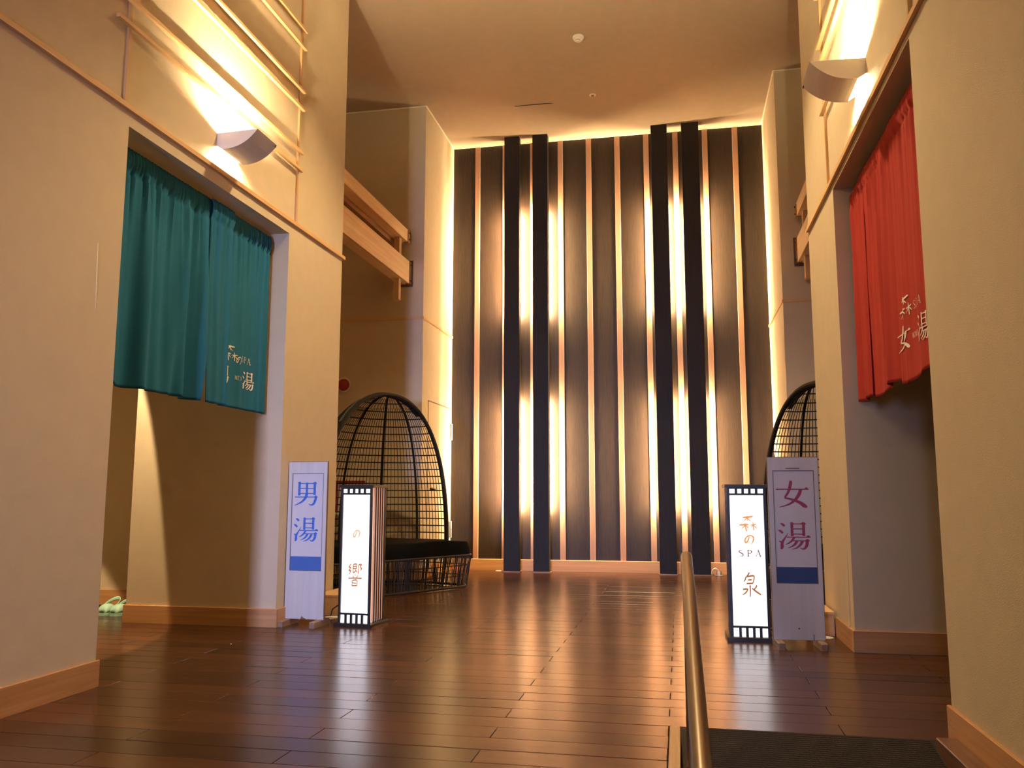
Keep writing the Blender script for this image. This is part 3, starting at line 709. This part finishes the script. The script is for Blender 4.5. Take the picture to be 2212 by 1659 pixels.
# ------------------------------------------------------------------ floor signboards
def signboard(x, y, rz, chars, ink, band, label, extra):
    t = thing('signboard', label, 'sign', (x, y, 0), rz)
    W_, Hh, z0 = 0.335, 1.205, 0.045
    zt = z0+Hh
    u0, u1 = -W_/2+0.11*W_, W_/2-0.10*W_; r0, r1 = z0+Hh*(1-0.696), z0+Hh*(1-0.078)
    mb = MB().box(-W_/2, W_/2, 0.0, 0.016, z0, zt)
    obj('board', mb, M['sign_edge'], t)
    f = MB(); e = 0.004
    f.box(-W_/2+e, W_/2-e, -0.006, 0.0, r1, zt-e).box(-W_/2+e, W_/2-e, -0.006, 0.0, z0+0.002, r0)
    f.box(-W_/2+e, u0, -0.006, 0.0, r0, r1).box(u1, W_/2-e, -0.006, 0.0, r0, r1)
    obj('face_frame', f, M['sign_white'], t)
    pp = obj('paper_panel', MB().box(u0, u1, -0.0016, 0.0, r0, r1), M['paper'], t)
    e2 = 0.0022
    obj('recess_shade_strip', MB().box(u0-e2, u1+e2, -0.0066, -0.0002, r1-e2, r1+e2).box(u0-e2, u1+e2, -0.0066, -0.0002, r0-e2, r0+e2)
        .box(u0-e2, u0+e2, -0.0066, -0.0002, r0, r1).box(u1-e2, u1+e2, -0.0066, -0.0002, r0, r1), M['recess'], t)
    bz = z0+Hh*(1-0.608)
    obj('colour_band', MB().box(u0+0.001, u1-0.001, -0.0026, -0.0017, r0+0.001, bz), band, pp)
    for g, va, vb in chars:
        mb = MB()
        def place(a, b_, dz, va=va, vb=vb):
            return (-W_/2+W_*(0.17+0.62*a), -0.0022-dz, z0+Hh*(1-(va+(vb-va)*b_)))
        add_glyph(mb, g, place)
        obj('character', mb, ink, pp)
    for dx in (-W_/2+0.035, W_/2-0.035):
        obj('foot', MB().bbox(dx-0.022, dx+0.022, -0.13, 0.13, 0.0, 0.045, 0.005), M['foot'], t)
    if extra == 'staple':
        obj('staple', MB().box(-0.045, 0.045, -0.0085, -0.006, zt-0.082, zt-0.074), M['rod'], t)
        obj('knot_hole', MB().tube([(0.0, -0.0055, 0.12), (0.0, -0.0068, 0.12)], 0.005, 8).box(0.09, 0.094, -0.0068, -0.0055, 0.046, 0.085), M['dark'], t)
    else:
        obj('chipped_edge', MB().prism([(-0.03, z0), (-0.02, z0+0.012), (-0.014, z0+0.028), (-0.008, z0+0.016), (0.012, z0+0.008), (0.02, z0)], -0.0068, -0.0055, 1), M['sign_edge'], t)
signboard(-2.850, 6.20, math.radians(-3), [(OTOKO, .135, .285), (YU, .362, .512)], M['blue'], M['blue_band'],
          'white wooden signboard with blue characters and blue band, before the left pier', 'chip')
signboard(0.752, 5.98, math.radians(3), [(ONNA, .133, .283), (YU, .365, .512)], M['crimson'], M['navy'],
          'white wooden signboard with crimson characters and navy band, near the right pier', 'staple')

# ------------------------------------------------------------------ lit floor lanterns
def lantern(x, y, rz, texts, label):
    t = thing('floor_lantern', label, 'lantern', (x, y, 0), rz, 'lit floor lanterns')
    w_, zb, zt = 0.132, 0.028, 1.045
    obj('base_slab', MB().bbox(-0.158, 0.158, -0.158, 0.158, 0.0, zb, 0.004), M['frame'], t)
    obj('top_slab', MB().bbox(-0.148, 0.148, -0.148, 0.148, zt, zt+0.022, 0.004), M['frame'], t)
    for sx in (-1, 1):
        for sy in (-1, 1):
            obj('post', MB().box(min(sx*w_, sx*(w_-0.018)), max(sx*w_, sx*(w_-0.018)), min(sy*w_, sy*(w_-0.018)), max(sy*w_, sy*(w_-0.018)), zb, zt), M['frame'], t)
    q = w_-0.018
    za, zc = zb+0.062, zt-0.052
    for s in (-1, 1):
        for z in (za, zc, zt-0.008):
            obj('rail', MB().box(-q, q, min(s*w_, s*(w_-0.012)), max(s*w_, s*(w_-0.012)), z-0.002, z+0.012), M['frame'], t)
        for k in range(1, 5):
            xx = -q+2*q*k/5
            for z0, z1 in ((zb, za), (zc+0.010, zt-0.008)):
                obj('muntin', MB().box(xx-0.009, xx+0.009, min(s*w_, s*(w_-0.010)), max(s*w_, s*(w_-0.010)), z0, z1), M['frame'], t)
    pn = obj('light_panel', MB().box(-q, q, -w_+0.014, -w_+0.017, zb, zt).box(-q, q, w_-0.017, w_-0.014, zb, zt), M['lamp_panel'], t)
    obj('side_panel', MB().box(-q+0.008, -q+0.011, -q, q, zb, zt).box(q-0.011, q-0.008, -q, q, zb, zt), M['side_panel'], t)
    for s in (-1, 1):
        for k in range(5):
            yy = -q+0.030+k*(2*q-0.030)/5
            obj('slat', MB().bbox(min(s*(w_-0.014), s*(w_-0.006)), max(s*(w_-0.014), s*(w_-0.006)), yy, yy+0.0285, zb+0.010, zt, 0.002), M['slat'], t)
            obj('side_bar', MB().box(min(s*(w_-0.012), s*w_), max(s*(w_-0.012), s*w_), yy+0.0290, yy+0.0385, zb, zt), M['frame'], t)
    for ink, items in texts:
        for g, xa, xb, za_, zb_ in items:
            mb = MB()
            def place(a, b_, dz, xa=xa, xb=xb, za_=za_, zb_=zb_):
                return (xa+(xb-xa)*a, -w_+0.0128-dz, zb_+(za_-zb_)*b_)
            add_glyph(mb, [fat(st, 1.9 if any(g is v for v in LAT.values()) else 1.4) for st in g], place)
            obj('character', mb, ink, pn)
def row(word, x0, x1, z0, z1, gap=0.25):
    n = len(word); cw = (x1-x0)/(n+gap*(n-1)); return [(LAT[c], x0+i*cw*(1+gap), x0+i*cw*(1+gap)+cw, z0, z1) for i, c in enumerate(word)]
lantern(-2.433, 6.325, math.radians(-5), [(M['ink_glare'], [(MORI, -.058, .058, .735, .845)]), (M['ink_orange'], [(NO, -.025, .030, .650, .722)]), (M['ink_rose'], row('SPA', -.068, .070, .572, .612, .5)),
   (M['ink_brown'], [(HIBIKI, -.058, .058, .300, .470)]), (M['ink_rose'], row('-HIBIKI-', -.088, .080, .205, .243, .06))],
   'lit white floor lantern in dark frame beside the blue lettered signboard')
lantern(0.455, 6.275, math.radians(0.5), [(M['ink_orange'], [(MORI, -.055, .066, .738, .850), (NO, -.020, .042, .645, .715)]), (M['ink_grey'], row('SPA', -.066, .088, .570, .614, .5)),
   (M['ink_brown'], [(IZUMI, -.045, .077, .295, .462)]), (M['ink_lilac'], row('-IZUMI-', -.072, .082, .205, .243, .06))],
   'lit white floor lantern in dark frame left of the crimson lettered signboard')

# ------------------------------------------------------------------ handrail
hr = thing('handrail', 'brushed metal pipe handrail sloping down beside the ramp', 'handrail', (0, 0, 0))
A_, B_ = Vector((0.019, 3.30, 0.772)), Vector((0.031, 1.72, 0.425))
dv = (B_-A_)/(A_.y-B_.y)
end = A_+dv*3.6
pts = [A_+Vector((0, 0.012, -0.10)), A_+Vector((0, 0.014, -0.055)), A_+Vector((0, 0.010, -0.024)), A_+Vector((0, -0.002, -0.006)), A_+dv*0.03]+[A_+dv*(0.03+3.57*i/8) for i in range(1, 9)]
obj('pipe', MB().tube(pts, 0.0215, 24), M['bronze'], hr, True)
obj('post', MB().tube([A_+Vector((0, 0.012, -0.08)), (A_.x, A_.y+0.012, -SL*0.568+0.004)], 0.016, 14), M['bronze'], hr, True)
obj('flange', MB().lathe([(0.03, 0), (0.03, 0.008)], 16, (A_.x, A_.y+0.012, -SL*0.568-0.004)), M['bronze'], hr, True)

# ------------------------------------------------------------------ small things
# boxes over the cable outlets at the feet of both piers
def cable_box(x0, x1, y0, y1, label):
    t = thing('outlet_box', label, 'box', (0, 0, 0))
    obj('carcass', MB().bbox(x0, x1, y0, y1, 0.0, 0.150, 0.002), M['light_box'], t)
    obj('lid', MB().bbox(x0-0.002, x1+0.002, y0-0.003, y1, 0.150, 0.166, 0.002), M['light_box'], t)
    obj('rear_gap', MB().box(x1 if x0 < 0.5 and x0 > 0 else x0, (x1 if x0 < 0.5 and x0 > 0 else x0)+0.001, y0, y0+0.001, 0, 0.001), M['dark'], t) if False else None
cable_box(XL+0.018, XL+0.225, 6.74, LP+0.1, 'pale wooden box on the floor between blue signboard and left lantern')
cable_box(0.86, XR-0.020, 6.49, RP+0.1, 'pale wooden box on the floor behind the crimson signboard')
# floor outlets with plugs
def outlet(x, y, label, plug=True, r=0.05):
    t = thing('floor_outlet', label, 'outlet', (x, y, 0))
    obj('plate', MB().lathe([(r, 0.0), (r, 0.003), (r*0.8, 0.006)], 24), M['plastic'], t, True)
    if plug:
        obj('plug', MB().bbox(-0.018, 0.018, -0.014, 0.014, 0.006, 0.045, 0.006), M['plastic'], t)
        obj('socket_lid', MB().tube([(-0.030, 0.012, 0.03), (-0.026, 0.012, 0.03)], 0.022, 12).tube([(0.026, 0.012, 0.03), (0.030, 0.012, 0.03)], 0.022, 12), M['dark'], t)
        obj('cord', MB().tube([(0, 0, 0.045), (-0.01, 0.005, 0.07), (-0.04, 0.03, 0.085), (-0.075, 0.06, 0.06), (-0.085, 0.075, 0.01)], 0.006, 8), M['plastic'], t, True)
outlet(0.452, 10.93, 'white plug in round floor outlet by the rightmost black column')
outlet(-2.34, 10.96, 'flat round floor outlet left of the leftmost black column', False, 0.04)
outlet(-2.795, 6.62, 'white round floor outlet between blue signboard and left lantern', False, 0.07)
outlet(0.985, 6.40, 'white round floor outlet at the foot of the right pier', False, 0.05)
tag(obj('power_cord', MB().tube([(-2.55, 6.40, 0.10), (-2.62, 6.45, 0.12), (-2.70, 6.50, 0.115), (-2.77, 6.56, 0.075), (-2.80, 6.60, 0.02)], 0.005, 6), M['cord'], None, True), 'black power cord arching from the left lantern to its floor outlet', 'cord')
tag(obj('power_cord', MB().tube([(0.60, 6.36, 0.05), (0.70, 6.42, 0.03), (0.85, 6.44, 0.10), (0.955, 6.43, 0.09), (0.975, 6.41, 0.02)], 0.005, 6), M['cord'], None, True), 'black power cord running behind the crimson signboard', 'cord')
# ceiling
sd_ = thing('smoke_detector', 'white smoke detector on the brown ceiling', 'smoke detector', (-0.95, 8.47, ZC))
obj('base', MB().lathe([(0.062, 0.0), (0.062, -0.016), (0.056, -0.020)], 28), M['plastic'], sd_, True)
obj('chamber', MB().lathe([(0.052, -0.018), (0.050, -0.034), (0.036, -0.042)], 28), M['plastic'], sd_, True)
obj('grille', MB().lathe([(0.026, -0.040), (0.026, -0.046)], 20), M['dark'], sd_, True)
obj('cap', MB().lathe([(0.028, -0.046), (0.024, -0.054)], 20), M['plastic'], sd_, True)
hd = thing('heat_sensor', 'small round cream ceiling sensor near the striped wall', 'sensor', (-0.933, 9.83, ZC))
obj('ring', MB().lathe([(0.042, 0.0), (0.040, -0.006), (0.030, -0.008)], 24), M['bead'], hd, True)
obj('core', MB().lathe([(0.020, -0.008), (0.018, -0.016)], 16), M['rod'], hd, True)
cr = MB(); 
cr.prism([(-1.93, 9.940), (-1.80, 9.938), (-1.68, 9.928), (-1.56, 9.935), (-1.45, 9.948), (-1.56, 9.946), (-1.68, 9.944), (-1.80, 9.944)], ZC-0.006, ZC-0.001, 2)
obj('crack', cr, M['dark'], ceiling)
# red alarm bell, partly behind the left pier
ab = thing('alarm_bell', 'round red alarm lamp on alcove wall behind the left pier', 'alarm', (-4.035, LY, 2.33))
r_ = obj('dome', MB().lathe([(0.075, 0.0), (0.072, 0.02), (0.055, 0.045), (0.02, 0.06)], 24), M['bell'], ab, True); r_.rotation_euler = (PI/2, 0, 0); r_.location = (0, -0.012, 0)
r_ = obj('back_plate', MB().lathe([(0.095, 0.0), (0.095, 0.011)], 24), M['plastic'], ab, True); r_.rotation_euler = (PI/2, 0, 0)
hc = thing('wall_cabinet', 'red and cream wall cabinet seen through the left pod seat canes', 'cabinet', (-3.95, LY, 0.75))
obj('carcass', MB().bbox(-0.27, 0.26, -0.10, -0.001, 0.0, 0.415, 0.004), M['paper'], hc)
obj('header', MB().box(-0.27, 0.26, -0.104, -0.1005, 0.365, 0.405), M['bell'], hc)
obj('door', MB().bbox(-0.26, -0.08, -0.106, -0.1005, 0.03, 0.36, 0.002), M['bell'], hc)
# plaster crack on the near left wall
obj('crack', MB().prism([(3.857, 2.33), (3.862, 2.15), (3.872, 1.97), (3.868, 2.15), (3.860, 2.33)], XL, XL+0.0012, 0), M['bead'], wall_left)
# clogs left in the passage
def clog(x, y, rz, label):
    t = thing('clog', label, 'shoe', (x, y, 0), rz, 'clogs left in the passage')
    L_ = 0.25
    def blunt(u): return math.sqrt(max(0.0, 1-((max(u, 0.74)-0.74)/0.26)**2))
    def half(u):   # half width along the shoe, u 0 heel .. 1 toe
        return 0.036+0.016*math.sin(PI/2*min(1, u*1.3))-0.030*(1-blunt(u))-0.006*max(0, 0.12-u)/0.12
    # sole
    vs = []; K_ = 20
    out = [(half(i/K_), L_*(i/K_-0.5)) for i in range(K_+1)]
    poly = [(a, b_) for a, b_ in out]+[(-a, b_) for a, b_ in reversed(out)]
    obj('sole', MB().prism([(a*1.04, b_*1.02) for a, b_ in poly], 0.0, 0.022, 2), M['clog'], t)
    # closed toe and side walls
    def up(u, v):
        uu = 0.0+u; a = PI*v; hw = half(uu)
        hgt = 0.022+(0.050*math.sin(min(1, max(0, (uu-0.30)/0.35))*PI/2)+0.018)*blunt(uu)
        if uu < 0.45: hgt = 0.022+0.045-0.012*math.sin(uu/0.45*PI)
        return (hw*math.cos(a), L_*(uu-0.5), 0.02+(max(hgt, 0.03)-0.02)*math.sin(a)**0.6)
    mb = MB(); mb.grid(lambda u, v: up(0.46+0.54*u, v), 14, 16)
    o = obj('toe_upper', mb, M['clog'], t, True); md = o.modifiers.new('thickness', 'SOLIDIFY'); md.thickness = 0.004
    mb = MB()
    for sg in (-1, 1):
        mb.grid(lambda u, v, sg=sg: (sg*half(0.48*u)*1.0, L_*(0.48*u-0.5), 0.02+v*(0.03+0.03*u*u)), 10, 4)
    mb.grid(lambda u, v: (half(0)*(2*u-1), -L_*0.5, 0.02+v*0.03), 6, 3)
    o = obj('side_wall', mb, M['clog'], t, True); md = o.modifiers.new('thickness', 'SOLIDIFY'); md.thickness = 0.004
    obj('footbed', MB().prism([(a*0.92, b_*0.96) for a, b_ in poly], 0.022, 0.026, 2), M['clog_in'], t)
    # strap folded forward and up
    st = MB()
    def strap(u, v):
        a = PI*u; hw = half(0.47)+0.004
        return (hw*math.cos(a), -0.005-0.105*math.sin(a)-v*0.006, 0.05+0.050*math.sin(a)+v*0.030)
    st.grid(strap, 20, 3); o = obj('heel_strap', st, M['clog'], t, True); md = o.modifiers.new('thickness', 'SOLIDIFY'); md.thickness = 0.004
    for sg in (-1, 1):
        obj('rivet', MB().tube([(sg*(half(0.47)+0.003), -0.004, 0.058), (sg*(half(0.47)+0.008), -0.004, 0.058)], 0.008, 10), M['dark'], t)
clog(-4.712, 6.46, math.radians(180+6), 'mint green clog with raised strap in the passage, the left one')
clog(-4.585, 6.455, math.radians(180-4), 'mint green clog with raised strap in the passage, the right one by the wall corner')
print('boards', n_board)
